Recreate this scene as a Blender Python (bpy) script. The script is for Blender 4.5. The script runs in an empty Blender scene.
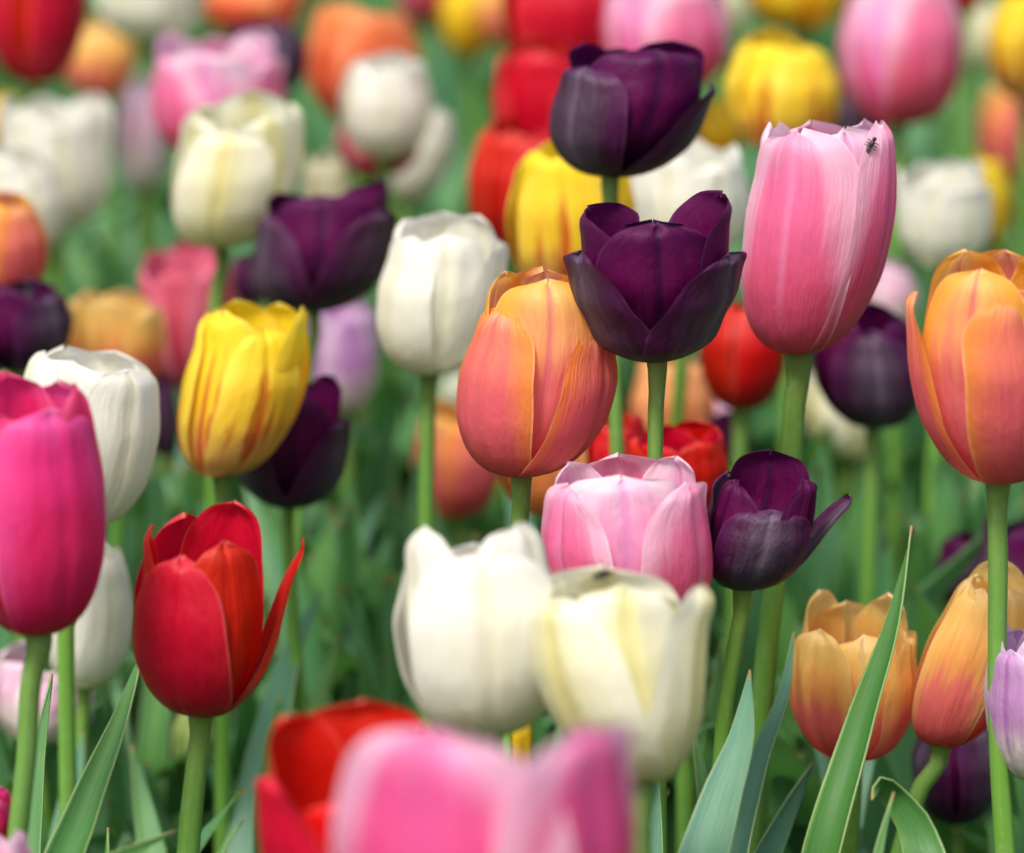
import bpy, math, random
import numpy as np
from mathutils import Vector, Matrix

# ------------------------------------------------------------------ camera, sky, sun, exposure
sc = bpy.context.scene
COL = sc.collection
LENS, SENSOR, RW, RH = 135.0, 36.0, 1024, 853
CAM_Z, PITCH = 0.75, math.radians(14.0)
cam_d = bpy.data.cameras.new("camera"); cam = bpy.data.objects.new("camera", cam_d); COL.objects.link(cam)
cam_d.lens = LENS; cam_d.sensor_width = SENSOR; cam_d.clip_start = 0.05; cam_d.clip_end = 200
cam.location = (0, 0, CAM_Z); cam.rotation_euler = (math.pi/2 - PITCH, 0, 0)
cam_d.dof.use_dof = True; cam_d.dof.focus_distance = 1.36; cam_d.dof.aperture_fstop = 6.0
sc.camera = cam

world = bpy.data.worlds.new("World"); sc.world = world; world.use_nodes = True
wn = world.node_tree.nodes; wl = world.node_tree.links
sky = wn.new("ShaderNodeTexSky"); sky.sky_type = 'NISHITA'; sky.sun_disc = False
SUN_EL, SUN_AZ = 58.0, 210.0      # azimuth clockwise from +Y (north); sun behind and left of the camera
sky.sun_elevation = math.radians(SUN_EL); sky.sun_rotation = math.radians(SUN_AZ)
sky.air_density = 1.6; sky.dust_density = 6.0; sky.ozone_density = 1.0
bg = wn["Background"]; bg.inputs[1].default_value = 0.12
wl.new(sky.outputs[0], bg.inputs[0])

sun_d = bpy.data.lights.new("sun", 'SUN'); sun = bpy.data.objects.new("sun", sun_d); COL.objects.link(sun)
sun_d.energy = 2.3; sun_d.angle = math.radians(13); sun_d.color = (1.0, 0.96, 0.9)
sd = Vector((math.sin(math.radians(SUN_AZ))*math.cos(math.radians(SUN_EL)),
             math.cos(math.radians(SUN_AZ))*math.cos(math.radians(SUN_EL)), math.sin(math.radians(SUN_EL))))
sun.rotation_euler = sd.to_track_quat('Z', 'Y').to_euler(); sun.location = (0, 0, 5)
sc.view_settings.view_transform = 'Standard'; sc.view_settings.look = 'None'
sc.view_settings.gamma = 1.0; sc.view_settings.use_curve_mapping = False
sc.view_settings.exposure = 0.56

# ------------------------------------------------------------------ helpers
FPX = RW * LENS / SENSOR
cp, sp_ = math.cos(PITCH), math.sin(PITCH)
FWD = np.array([0, cp, -sp_]); UP = np.array([0, sp_, cp]); RIGHT = np.array([1., 0, 0])
CAM = np.array([0, 0, CAM_Z])
def at(px, py, d):
    """world point at distance d along the view axis behind picture point px, py"""
    return CAM + d*FWD + d*(px-RW/2)/FPX*RIGHT - d*(py-RH/2)/FPX*UP
def proj(v):
    v = v - CAM; dep = v @ FWD
    return RW/2 + FPX*(v @ RIGHT)/dep, RH/2 - FPX*(v @ UP)/dep

def pchip(xs, ys, x):
    xs = np.array(xs, float); ys = np.array(ys, float); h = np.diff(xs); dl = np.diff(ys)/h
    m = np.zeros(len(xs)); m[0] = dl[0]; m[-1] = dl[-1]
    for i in range(1, len(xs)-1):
        if dl[i-1]*dl[i] > 0:
            w1 = 2*h[i]+h[i-1]; w2 = h[i]+2*h[i-1]
            m[i] = (w1+w2)/(w1/dl[i-1]+w2/dl[i])
    i = np.clip(np.searchsorted(xs, x)-1, 0, len(xs)-2); t = (x-xs[i])/h[i]
    return ((1+2*t)*(1-t)**2*ys[i] + t*(1-t)**2*h[i]*m[i] + t*t*(3-2*t)*ys[i+1] + t*t*(t-1)*h[i]*m[i+1])

def grid_mesh(name, P, UVs):
    """P: (nv, nu, 3) -> smooth quad sheet with uv"""
    nv, nu = P.shape[:2]
    me = bpy.data.meshes.new(name)
    idx = np.arange(nv*nu).reshape(nv, nu)
    F = np.stack([idx[:-1, :-1], idx[:-1, 1:], idx[1:, 1:], idx[1:, :-1]], -1).reshape(-1, 4)
    me.vertices.add(nv*nu); me.vertices.foreach_set("co", P.reshape(-1).astype(np.float32))
    me.loops.add(F.size); me.loops.foreach_set("vertex_index", F.reshape(-1).astype(np.int32))
    me.polygons.add(len(F)); me.polygons.foreach_set("loop_start", np.arange(0, F.size, 4, dtype=np.int32))
    me.polygons.foreach_set("use_smooth", np.ones(len(F), dtype=bool))
    uv = me.uv_layers.new(name="UVMap"); uv.data.foreach_set("uv", UVs.reshape(-1, 2)[F.reshape(-1)].reshape(-1).astype(np.float32))
    me.update(calc_edges=True); me.validate()
    return me

def link(name, me, mat, parent=None, loc=None):
    o = bpy.data.objects.new(name, me); COL.objects.link(o)
    if me is not None and mat is not None: me.materials.append(mat)
    if parent is not None: o.parent = parent
    if loc is not None: o.location = loc
    return o

# ------------------------------------------------------------------ materials
def nodes_of(name):
    m = bpy.data.materials.new(name); m.use_nodes = True
    return m, m.node_tree.nodes, m.node_tree.links
class NB:
    def __init__(s, n, l): s.n, s.l = n, l
    def val(s, x, sock):
        if hasattr(x, 'links') or hasattr(x, 'is_linked'): s.l.new(x, sock)
        else: sock.default_value = x
    def math(s, op, a, b=0.0, c=None, clamp=False):
        k = s.n.new("ShaderNodeMath"); k.operation = op; k.use_clamp = clamp
        s.val(a, k.inputs[0]); s.val(b, k.inputs[1])
        if c is not None: s.val(c, k.inputs[2])
        return k.outputs[0]
    def mix(s, f, a, b, mode='MIX'):
        k = s.n.new("ShaderNodeMix"); k.data_type = 'RGBA'; k.blend_type = mode
        s.val(f, k.inputs[0]); s.col(a, k.inputs[6]); s.col(b, k.inputs[7]); return k.outputs[2]
    def col(s, x, sock):
        if hasattr(x, 'is_linked'): s.l.new(x, sock)
        else: sock.default_value = (*x, 1)
    def smooth(s, x, a, b):
        k = s.n.new("ShaderNodeMapRange"); k.interpolation_type = 'SMOOTHSTEP'
        s.val(x, k.inputs[0]); k.inputs[1].default_value = a; k.inputs[2].default_value = b; return k.outputs[0]
    def comb(s, x, y, z):
        k = s.n.new("ShaderNodeCombineXYZ"); s.val(x, k.inputs[0]); s.val(y, k.inputs[1]); s.val(z, k.inputs[2]); return k.outputs[0]
    def noise(s, vec, scale=1.0, detail=3.0, rough=0.55):
        k = s.n.new("ShaderNodeTexNoise"); s.l.new(vec, k.inputs['Vector']); k.inputs['Scale'].default_value = scale
        k.inputs['Detail'].default_value = detail; k.inputs['Roughness'].default_value = rough; return k.outputs[0]

def petal_mat(name, ramp, edge=None, edge_amt=0.0, edge_from=0.45, rib=None, rib_amt=0.0, flame=None, flame_amt=0.0,
              rim=None, rib_w=.11, rough=0.42, transl=0.35, sheen=0.0, bloom=None, bloom_amt=0.0, vary=0.2, spec=0.35, edge_v=0.0, fibre=0.16):
    m, n, l = nodes_of(name); N = NB(n, l)
    for k in list(n): n.remove(k)
    out = n.new("ShaderNodeOutputMaterial")
    uv = n.new("ShaderNodeUVMap"); sep = n.new("ShaderNodeSeparateXYZ"); l.new(uv.outputs[0], sep.inputs[0])
    U, V = sep.outputs[0], sep.outputs[1]
    rnd = n.new("ShaderNodeObjectInfo").outputs['Random']
    rz = N.math('MULTIPLY', rnd, 53.0)
    su = N.math('SUBTRACT', N.math('MULTIPLY', U, 2.0), 1.0); S = N.math('ABSOLUTE', su)
    # veins fan out from the midrib: bend the vein coordinate with height
    fan = N.math('SUBTRACT', V, N.math('MULTIPLY', N.math('MULTIPLY', S, S), 0.45))
    big = N.noise(N.comb(N.math('MULTIPLY', U, 5.0), N.math('MULTIPLY', V, 1.3), rz), 1.0, 2.0)
    med = N.noise(N.comb(N.math('MULTIPLY', U, 22.0), N.math('MULTIPLY', fan, 2.2), rz), 1.0, 3.0)
    fine = N.noise(N.comb(N.math('MULTIPLY', U, 85.0), N.math('MULTIPLY', fan, 5.0), rz), 1.0, 3.0, 0.65)
    nn = N.math('ADD', N.math('MULTIPLY', N.math('SUBTRACT', big, 0.5), 0.5), N.math('MULTIPLY', N.math('SUBTRACT', med, 0.5), 0.6))
    v2 = N.math('ADD', V, N.math('MULTIPLY', nn, vary*2.0))
    cr = n.new("ShaderNodeValToRGB"); cr.color_ramp.interpolation = 'EASE'
    els = cr.color_ramp.elements
    els[0].position = ramp[0][0]; els[0].color = (*ramp[0][1], 1); els[1].position = ramp[-1][0]; els[1].color = (*ramp[-1][1], 1)
    for p, c in ramp[1:-1]:
        e = els.new(p); e.color = (*c, 1)
    l.new(v2, cr.inputs[0]); c = cr.outputs[0]
    if edge is not None:
        x = N.math('ADD', N.math('ADD', S, N.math('MULTIPLY', nn, 0.7)), N.math('MULTIPLY', N.math('SUBTRACT', V, 0.6), edge_v))
        f = N.math('MULTIPLY', N.smooth(x, edge_from, 1.0), edge_amt)
        f = N.math('MULTIPLY', f, N.smooth(V, 0.05, 0.35)); c = N.mix(f, c, edge)
    if bloom is not None:
        x = N.math('ADD', N.math('SUBTRACT', 1.0, S), N.math('MULTIPLY', nn, 1.4))
        f = N.math('MULTIPLY', N.smooth(x, 0.15, 1.0), bloom_amt); c = N.mix(f, c, bloom)
    if rib is not None:
        x = N.math('ADD', S, N.math('MULTIPLY', N.math('SUBTRACT', med, 0.5), 0.12))
        f = N.math('SUBTRACT', 1.0, N.smooth(x, 0.01, rib_w))
        f = N.math('MULTIPLY', N.math('MULTIPLY', f, rib_amt), N.smooth(V, 0.12, 0.5)); c = N.mix(f, c, rib)
    if flame is not None:
        st = N.noise(N.comb(N.math('MULTIPLY', U, 17.0), N.math('MULTIPLY', V, 1.4), N.math('ADD', rz, 9.0)), 1.0, 3.5, 0.6)
        x = N.math('SUBTRACT', N.math('SUBTRACT', st, N.math('MULTIPLY', S, 0.22)), N.math('MULTIPLY', N.math('ABSOLUTE', N.math('SUBTRACT', V, 0.4)), 0.35))
        f = N.math('MULTIPLY', N.smooth(x, 0.415, 0.49), flame_amt)
        k = N.math('SUBTRACT', 1.0, N.smooth(N.math('ADD', S, N.math('MULTIPLY', N.math('SUBTRACT', V, .3), .12)), 0.03, 0.13))
        k = N.math('MULTIPLY', k, N.math('MULTIPLY', N.smooth(V, 0.15, 0.3), N.math('SUBTRACT', 1.0, N.smooth(V, 0.7, 0.85))))
        f = N.math('MAXIMUM', f, N.math('MULTIPLY', k, flame_amt)); c = N.mix(f, c, flame)
    # fine fibres and slight blotches of the tissue itself
    g = N.math('ADD', 1.0 - fibre/2, N.math('MULTIPLY', fine, fibre))
    hs = n.new("ShaderNodeHueSaturation"); l.new(c, hs.inputs['Color'])
    l.new(N.math('ADD', 0.492, N.math('MULTIPLY', rnd, 0.014)), hs.inputs['Hue']); l.new(g, hs.inputs['Value']); c = hs.outputs[0]
    if rim is not None:  # highlight along the thin petal edge, painted into the colour
        f = N.math('MULTIPLY', N.math('MAXIMUM', N.smooth(S, 0.955, 1.0), N.smooth(V, 0.985, 1.0)), 0.55); c = N.mix(f, c, rim)
    # small nicks and brown scars, sparse
    tc = n.new("ShaderNodeTexCoord")
    sc1 = N.noise(N.comb(N.math('MULTIPLY', U, 16.0), N.math('MULTIPLY', V, 11.0), N.math('ADD', rz, 3.0)), 1.0, 4.0, 0.7)
    f = N.math('MULTIPLY', N.smooth(sc1, 0.69, 0.77), 0.40)
    c = N.mix(f, c, (0.42, 0.25, 0.14) if not name.startswith('dark') else (0.3, 0.18, 0.25))
    bs = n.new("ShaderNodeBsdfPrincipled"); l.new(c, bs.inputs['Base Color']); bs.inputs['Roughness'].default_value = rough
    bs.inputs['Specular IOR Level'].default_value = spec
    if sheen: bs.inputs['Sheen Weight'].default_value = sheen; bs.inputs['Sheen Roughness'].default_value = 0.4
    tr = n.new("ShaderNodeBsdfTranslucent"); l.new(N.mix(1.0, c, (1.0, 1.0, 1.0), 'MULTIPLY'), tr.inputs['Color'])
    bump = n.new("ShaderNodeBump"); bump.inputs['Strength'].default_value = 0.5; bump.inputs['Distance'].default_value = 0.0014
    cr1 = N.noise(N.comb(N.math('MULTIPLY', U, 6.0), N.math('MULTIPLY', V, 5.0), rz), 1.0, 3.0)
    l.new(N.math('ADD', N.math('MULTIPLY', cr1, 1.8), N.math('ADD', N.math('MULTIPLY', med, 0.8), N.math('MULTIPLY', fine, 0.35))), bump.inputs['Height'])
    l.new(bump.outputs[0], bs.inputs['Normal']); l.new(bump.outputs[0], tr.inputs['Normal'])
    mx = n.new("ShaderNodeMixShader"); mx.inputs[0].default_value = transl
    l.new(bs.outputs[0], mx.inputs[1]); l.new(tr.outputs[0], mx.inputs[2]); l.new(mx.outputs[0], out.inputs[0])
    return m

PM = {}   # kind -> (outer petals, inner petals)
PM['orange'] = (petal_mat('orange_petal', [(0, (.80, .42, .06)), (.09, (.70, .13, .13)), (.50, (.80, .155, .19)), (.82, (.86, .25, .18)), (1, (.92, .50, .24))],
                edge=(.90, .34, .05), edge_amt=.85, edge_from=.42, rib=(.70, .15, .18), rib_amt=.5, rim=(1, .66, .4), edge_v=.55, vary=.2, transl=.42),
                petal_mat('orange_inner_petal', [(0, (.85, .45, .06)), (.12, (.74, .12, .14)), (.50, (.84, .20, .20)), (.78, (.90, .42, .16)), (1, (.93, .62, .18))],
                edge=(.92, .50, .06), edge_amt=.9, edge_from=.35, rib=(.74, .17, .2), rib_amt=.7, rim=(1, .75, .45), edge_v=.7, vary=.2, transl=.42))
PM['apricot'] = (petal_mat('apricot_petal', [(0, (.88, .40, .04)), (.12, (.74, .13, .13)), (.45, (.88, .23, .20)), (.62, (.94, .50, .14)), (.85, (.96, .68, .20)), (1, (.96, .74, .34))],
                edge=(.96, .68, .20), edge_amt=.75, edge_from=.4, rim=(1, .85, .6), edge_v=.6, vary=.25, transl=.45),) * 2
PM['pink'] = (petal_mat('pink_petal', [(0, (.62, .30, .16)), (.07, (.66, .10, .16)), (.35, (.80, .115, .24)), (.7, (.83, .17, .36)), (1, (.85, .34, .54))],
                edge=(.89, .56, .72), edge_amt=.85, edge_from=.42, rib=(.88, .42, .68), rib_amt=.35, rim=(.95, .8, .88), edge_v=.9, vary=.16),
                petal_mat('pink_inner_petal', [(0, (.66, .35, .2)), (.1, (.72, .12, .2)), (.4, (.82, .14, .33)), (.7, (.86, .35, .6)), (1, (.88, .55, .76))],
                edge=(.92, .72, .84), edge_amt=.95, edge_from=.25, rib=(.80, .30, .66), rib_amt=.6, rim=(.95, .8, .88), edge_v=.8))
PM['deeppink'] = (petal_mat('deep_pink_petal', [(0, (.62, .30, .16)), (.07, (.66, .06, .14)), (.4, (.80, .07, .22)), (.8, (.82, .10, .32)), (1, (.84, .26, .52))],
                edge=(.88, .52, .72), edge_amt=.85, edge_from=.5, rib=(.70, .12, .40), rib_amt=.35, rib_w=.3, rim=(.95, .8, .88), edge_v=.9, vary=.2),) * 2
PM['magenta'] = (petal_mat('magenta_petal', [(0, (.45, .02, .08)), (.12, (.62, .01, .07)), (.5, (.75, .02, .12)), (.8, (.80, .03, .22)), (1, (.85, .10, .38))],
                edge=(.88, .10, .38), edge_amt=.7, edge_from=.4, rim=(.9, .35, .55), edge_v=.5),
                petal_mat('magenta_inner_petal', [(0, (.5, .01, .04)), (.5, (.68, .01, .08)), (1, (.80, .03, .2))], edge=(.85, .2, .45), edge_amt=.5, edge_from=.6))
PM['rose'] = (petal_mat('rose_petal', [(0, (.5, .1, .1)), (.3, (.60, .06, .12)), (1, (.80, .15, .25))], edge=(.85, .3, .42), edge_amt=.7),) * 2
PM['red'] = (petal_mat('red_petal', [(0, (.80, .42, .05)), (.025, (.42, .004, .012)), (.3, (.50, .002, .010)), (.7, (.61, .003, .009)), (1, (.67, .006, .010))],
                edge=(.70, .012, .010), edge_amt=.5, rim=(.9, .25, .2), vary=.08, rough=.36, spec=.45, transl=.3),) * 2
PM['dark'] = (petal_mat('dark_purple_petal', [(0, (.022, .012, .024)), (.3, (.032, .006, .028)), (.8, (.05, .005, .038)), (1, (.085, .012, .075))],
                bloom=(.085, .066, .10), bloom_amt=.68, rib=(.25, .17, .26), rib_amt=.3, edge=(.07, .006, .06), edge_amt=.8, edge_from=.5, rim=(.14, .05, .12), vary=.15, rough=.42, transl=.15, spec=.3, fibre=.9),
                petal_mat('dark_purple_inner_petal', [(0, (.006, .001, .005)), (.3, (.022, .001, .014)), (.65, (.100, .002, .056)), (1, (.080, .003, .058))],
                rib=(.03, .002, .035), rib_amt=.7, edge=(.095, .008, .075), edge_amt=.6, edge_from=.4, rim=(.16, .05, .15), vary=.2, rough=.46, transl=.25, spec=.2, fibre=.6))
PM['white'] = (petal_mat('white_petal', [(0, (.58, .60, .30)), (.12, (.76, .76, .58)), (.4, (.87, .87, .77)), (1, (.89, .88, .82))],
                edge=(.89, .885, .83), edge_amt=.6, rib=(.78, .74, .44), rib_amt=.35, rib_w=.35, rim=(.9, .9, .88), vary=.12, transl=.4, fibre=.07),) * 2
PM['cream'] = (petal_mat('cream_petal', [(0, (.62, .60, .20)), (.12, (.78, .75, .42)), (.5, (.85, .84, .63)), (1, (.88, .87, .68))],
                edge=(.88, .87, .78), edge_amt=.8, edge_from=.3, rib=(.76, .68, .20), rib_amt=.65, rib_w=.42, rim=(.9, .88, .7), vary=.2, transl=.4, fibre=.08),) * 2
PM['yellow'] = (petal_mat('yellow_flamed_petal', [(0, (.70, .34, .15)), (.25, (.85, .52, .14)), (.5, (.88, .62, .04)), (1, (.90, .70, .02))],
                flame=(.52, .015, .01), flame_amt=.8, edge=(.90, .72, .08), edge_amt=.5, rim=(.95, .85, .3), transl=.3),) * 2
PM['plainyellow'] = (petal_mat('yellow_petal', [(0, (.75, .40, .03)), (.4, (.87, .55, .02)), (1, (.90, .68, .03))],
                flame=(.75, .16, .01), flame_amt=.4, edge=(.90, .72, .05), edge_amt=.5, transl=.3),) * 2
PM['lilac'] = (petal_mat('lilac_petal', [(0, (.82, .80, .66)), (.3, (.82, .76, .74)), (.55, (.62, .32, .64)), (1, (.66, .36, .70))],
                edge=(.84, .72, .84), edge_amt=.8, edge_from=.35, rib=(.45, .16, .5), rib_amt=.6, rim=(.9, .8, .9), vary=.25),) * 2
PM['blush'] = (petal_mat('blush_petal', [(0, (.76, .76, .52)), (.3, (.84, .78, .72)), (.7, (.84, .52, .70)), (1, (.84, .60, .76))],
                edge=(.88, .82, .82), edge_amt=.7, edge_from=.4, vary=.2),) * 2
PM['peach'] = (petal_mat('peach_petal', [(0, (.80, .22, .06)), (.4, (.88, .30, .09)), (1, (.92, .50, .2))], edge=(.92, .55, .25), edge_amt=.8),) * 2
PM['flush'] = (petal_mat('coral_red_petal', [(0, (.5, .05, .03)), (.4, (.80, .09, .04)), (1, (.90, .28, .10))], edge=(.92, .42, .2), edge_amt=.6),) * 2
PM['bud'] = (petal_mat('green_bud_petal', [(0, (.16, .30, .08)), (.6, (.34, .48, .14)), (1, (.62, .62, .26))], edge=(.5, .6, .24), edge_amt=.5, fibre=.2),) * 2

def green_mat(name, a, b, c, rough=.42, transl=.25, spec=.4, vein=40.0, stem=False):
    m, n, l = nodes_of(name); N = NB(n, l)
    for k in list(n): n.remove(k)
    out = n.new("ShaderNodeOutputMaterial")
    uv = n.new("ShaderNodeUVMap"); sep = n.new("ShaderNodeSeparateXYZ"); l.new(uv.outputs[0], sep.inputs[0])
    U, V = sep.outputs[0], sep.outputs[1]
    rnd = n.new("ShaderNodeObjectInfo").outputs['Random']; geo = n.new("ShaderNodeNewGeometry").outputs['Random Per Island']
    rr = N.math('ADD', N.math('MULTIPLY', rnd, 31.0), N.math('MULTIPLY', geo, 47.0))
    big = N.noise(N.comb(N.math('MULTIPLY', U, 2.0), N.math('MULTIPLY', V, 3.0), rr), 1.0, 3.0)
    ve = N.noise(N.comb(N.math('MULTIPLY', U, vein), N.math('MULTIPLY', V, 4.0), rr), 1.0, 3.0, .6)
    tone = N.math('FRACT', rr)
    c0 = N.mix(tone, a, b); c1 = N.mix(N.smooth(big, .35, .75), c0, c)
    hs = n.new("ShaderNodeHueSaturation"); l.new(c1, hs.inputs['Color']); l.new(N.math('ADD', .72, N.math('MULTIPLY', ve, .56)), hs.inputs['Value'])
    cc = hs.outputs[0]
    if stem:
        cc = N.mix(N.math('MULTIPLY', N.math('SUBTRACT', 1.0, N.smooth(N.math('ADD', V, N.math('MULTIPLY', big, .1)), .0, .22)), .5), cc, (.20, .20, .07))
        sp = N.noise(N.comb(N.math('MULTIPLY', U, 7.0), N.math('MULTIPLY', V, 70.0), rr), 1.0, 5.0, .7)
        cc = N.mix(N.math('MULTIPLY', N.smooth(sp, .58, .72), .35), cc, (.10, .17, .04)); cc = N.mix(N.math('MULTIPLY', N.smooth(sp, .48, .30), .35), cc, (.30, .45, .20))
    if not stem:
        S = N.math('ABSOLUTE', N.math('SUBTRACT', N.math('MULTIPLY', U, 2.0), 1.0))
        cc = N.mix(N.math('MULTIPLY', N.smooth(S, .93, 1.0), .55), cc, (.40, .50, .22))
        cc = N.mix(N.math('MULTIPLY', N.smooth(V, .985, 1.0), .9), cc, (.45, .25, .12))
        sp = N.noise(N.comb(N.math('MULTIPLY', U, 18.0), N.math('MULTIPLY', V, 60.0), rr), 1.0, 4.0, .7)
        cc = N.mix(N.math('MULTIPLY', N.smooth(sp, .70, .78), .4), cc, (.30, .26, .12))
    bs = n.new("ShaderNodeBsdfPrincipled"); l.new(cc, bs.inputs['Base Color']); bs.inputs['Roughness'].default_value = rough
    bs.inputs['Specular IOR Level'].default_value = spec
    bump = n.new("ShaderNodeBump"); bump.inputs['Strength'].default_value = .4; bump.inputs['Distance'].default_value = .0006
    l.new(ve, bump.inputs['Height']); l.new(bump.outputs[0], bs.inputs['Normal'])
    tr = n.new("ShaderNodeBsdfTranslucent"); l.new(N.mix(1.0, cc, (1.1, 1.15, .6), 'MULTIPLY'), tr.inputs['Color'])
    mx = n.new("ShaderNodeMixShader"); mx.inputs[0].default_value = transl
    l.new(bs.outputs[0], mx.inputs[1]); l.new(tr.outputs[0], mx.inputs[2]); l.new(mx.outputs[0], out.inputs[0])
    return m
M_STEM = green_mat('green_stem', (.13, .33, .05), (.19, .42, .06), (.16, .34, .08), transl=.12, vein=10, stem=True)
M_LEAF = green_mat('tulip_leaf_green', (.055, .19, .04), (.09, .26, .09), (.09, .25, .04))
M_LEAFB = green_mat('blue_green_leaf', (.07, .22, .13), (.11, .29, .19), (.08, .23, .12))
M_LEAFM = green_mat('leaf_mass_green', (.06, .21, .07), (.15, .36, .21), (.13, .32, .08), transl=.38)
def soil_mat():
    m, n, l = nodes_of('dark_soil'); N = NB(n, l); bs = n['Principled BSDF']
    tc = n.new("ShaderNodeTexCoord"); a = N.noise(tc.outputs['Object'], 9.0, 6.0, .7); b = N.noise(tc.outputs['Object'], 90.0, 5.0, .7)
    c = N.mix(N.smooth(a, .35, .7), (.035, .024, .015), (.075, .052, .032)); c = N.mix(N.math('MULTIPLY', b, .5), c, (.02, .014, .01))
    l.new(c, bs.inputs['Base Color']); bs.inputs['Roughness'].default_value = .95
    bp = n.new("ShaderNodeBump"); bp.inputs['Distance'].default_value = .02; l.new(b, bp.inputs['Height']); l.new(bp.outputs[0], bs.inputs['Normal'])
    return m

# ------------------------------------------------------------------ setting: soil
def make_ground():
    # fine clods under the bed, one sheet running out to the horizon
    xs = np.concatenate([-np.geomspace(80, 3.2, 14), np.linspace(-3, 3, 90), np.geomspace(3.2, 80, 14)])
    ys = np.concatenate([-np.geomspace(60, 1.2, 12), np.linspace(-1, 8, 120), np.geomspace(8.3, 120, 14)])
    X, Y = np.meshgrid(xs, ys); rs = np.random.RandomState(3)
    inb = (np.abs(X) < 3) & (Y > -1) & (Y < 8)
    Z = np.where(inb, .012*np.sin(X*7+1)*np.sin(Y*5) + rs.uniform(-.012, .012, X.shape), 0) - .01
    P = np.stack([X, Y, Z], -1); UV = np.stack([X*.1, Y*.1], -1)
    o = link('ground', grid_mesh('ground', P, UV), soil_mat()); o['kind'] = 'structure'
make_ground()

# ------------------------------------------------------------------ petals, stems, leaves
T_KEY = [0, .06, .14, .28, .45, .62, .8, .92, 1]
def petal(rs, az, h=1., w=.95, out=0., tip=.55, layer=1., pt=.3, k=1.08, ruffle=.02, curl=0., groove=.038, nick=0., belly=1., asp=.45, taper=1., vee=0., cone=0.):
    nu, nv = 23, 31
    q = np.linspace(0, 1, nv); t = 1-(1-q)**1.55; s = np.linspace(-1, 1, nu)
    r8 = .90+.35*(tip-.65); r9 = .5*(r8+tip)+.05
    r = pchip(T_KEY, [.10, .36, .58, .82, .97*belly, 1.0, r8, r9, tip], t) * layer
    z = pchip(T_KEY, [0, .018, .07, .20, .39, .59, .80, .925, 1], t) * h
    wk = [0, .1, .25, .45, .65, .8, .9, .96, 1]
    r = r*(1-cone*np.maximum(1-t/.9, 0)**1.1*np.minimum(t/.12+.3, 1))
    w0 = (1-vee)*pchip(wk, [.30, .55, .82, .98, 1., .93-.17*pt, .76-.34*pt, .53-.37*pt, .02], t)**(1+(taper-1)*np.maximum(1-t*2, 0)**.5) * w + vee*w*pchip(wk, [.35, .70, .95, .90, .74, .56, .40, .27, .03], t)
    r = r + out*np.maximum(t-.15, 0)**1.8*1.3
    Rc = np.maximum(r*k, .12); ph = np.minimum(w0/Rc, 1.25)
    S, _ = np.meshgrid(s, t); R = r[:, None]; RC = Rc[:, None]; PH = S*ph[:, None]; T = t[:, None]
    p1, p2, p3, p4 = rs.uniform(0, 6.28, 4); f1, f2 = rs.uniform(2.5, 4.5, 2)
    wob = ruffle*(np.sin(S*f1+p1+T*3)*T + .8*np.sin(T*f2*2.2+p2)*S*S*np.sign(S+1e-6)*T + .45*np.sin(T*13+p3+S*2)*S**4)
    gr = -groove*np.exp(-(S/.07)**2)*np.sin(np.pi*np.clip(T*1.02, 0, 1))**.5 + groove*.5*np.exp(-((np.abs(S)-.2)/.11)**2)*T
    fl = .006*np.sin(S*11+p4)*T
    tipcurl = curl*(np.abs(S)**3)*np.sin(np.pi*np.clip(T, 0, 1))
    nrm = R - RC + RC*np.cos(PH) + wob + gr + fl + tipcurl
    tan = RC*np.sin(PH)
    Z = z[:, None] + .02*ruffle*50*np.sin(S*5+p2)*T**6*.35 - nick*np.exp(-((S-rs.uniform(-.1, .1))/.10)**2)*T**14 + np.zeros_like(S)
    # edges of each petal droop a little lower than its crest -> rounded shoulders
    a = math.radians(az)
    x = nrm*math.sin(a) + tan*math.cos(a); y = -nrm*math.cos(a) + tan*math.sin(a)
    P = np.stack([x, y, Z/asp*1.0*asp], -1)
    UV = np.stack([(S+1)/2, T+np.zeros_like(S)], -1)
    return P, UV

def tube(pts, rad, nseg=12, n=36):
    pts = np.array(pts, float); d = np.r_[0, np.cumsum(np.linalg.norm(np.diff(pts, axis=0), axis=1))]; d /= d[-1]
    t = np.linspace(0, 1, n); C = np.stack([pchip(d, pts[:, i], t) for i in range(3)], -1)
    T = np.gradient(C, axis=0); T /= np.linalg.norm(T, axis=1)[:, None]
    ref = np.array([0, 1., 0]); A = np.cross(T, ref); A /= np.linalg.norm(A, axis=1)[:, None]; B = np.cross(T, A)
    a = np.linspace(0, 2*np.pi, nseg+1); R = np.array([rad(x) for x in t])[:, None, None]
    P = C[:, None, :] + R*(np.cos(a)[None, :, None]*A[:, None, :] + np.sin(a)[None, :, None]*B[:, None, :])
    UV = np.stack(np.meshgrid(a/(2*np.pi), t), -1)
    return P, UV

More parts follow.
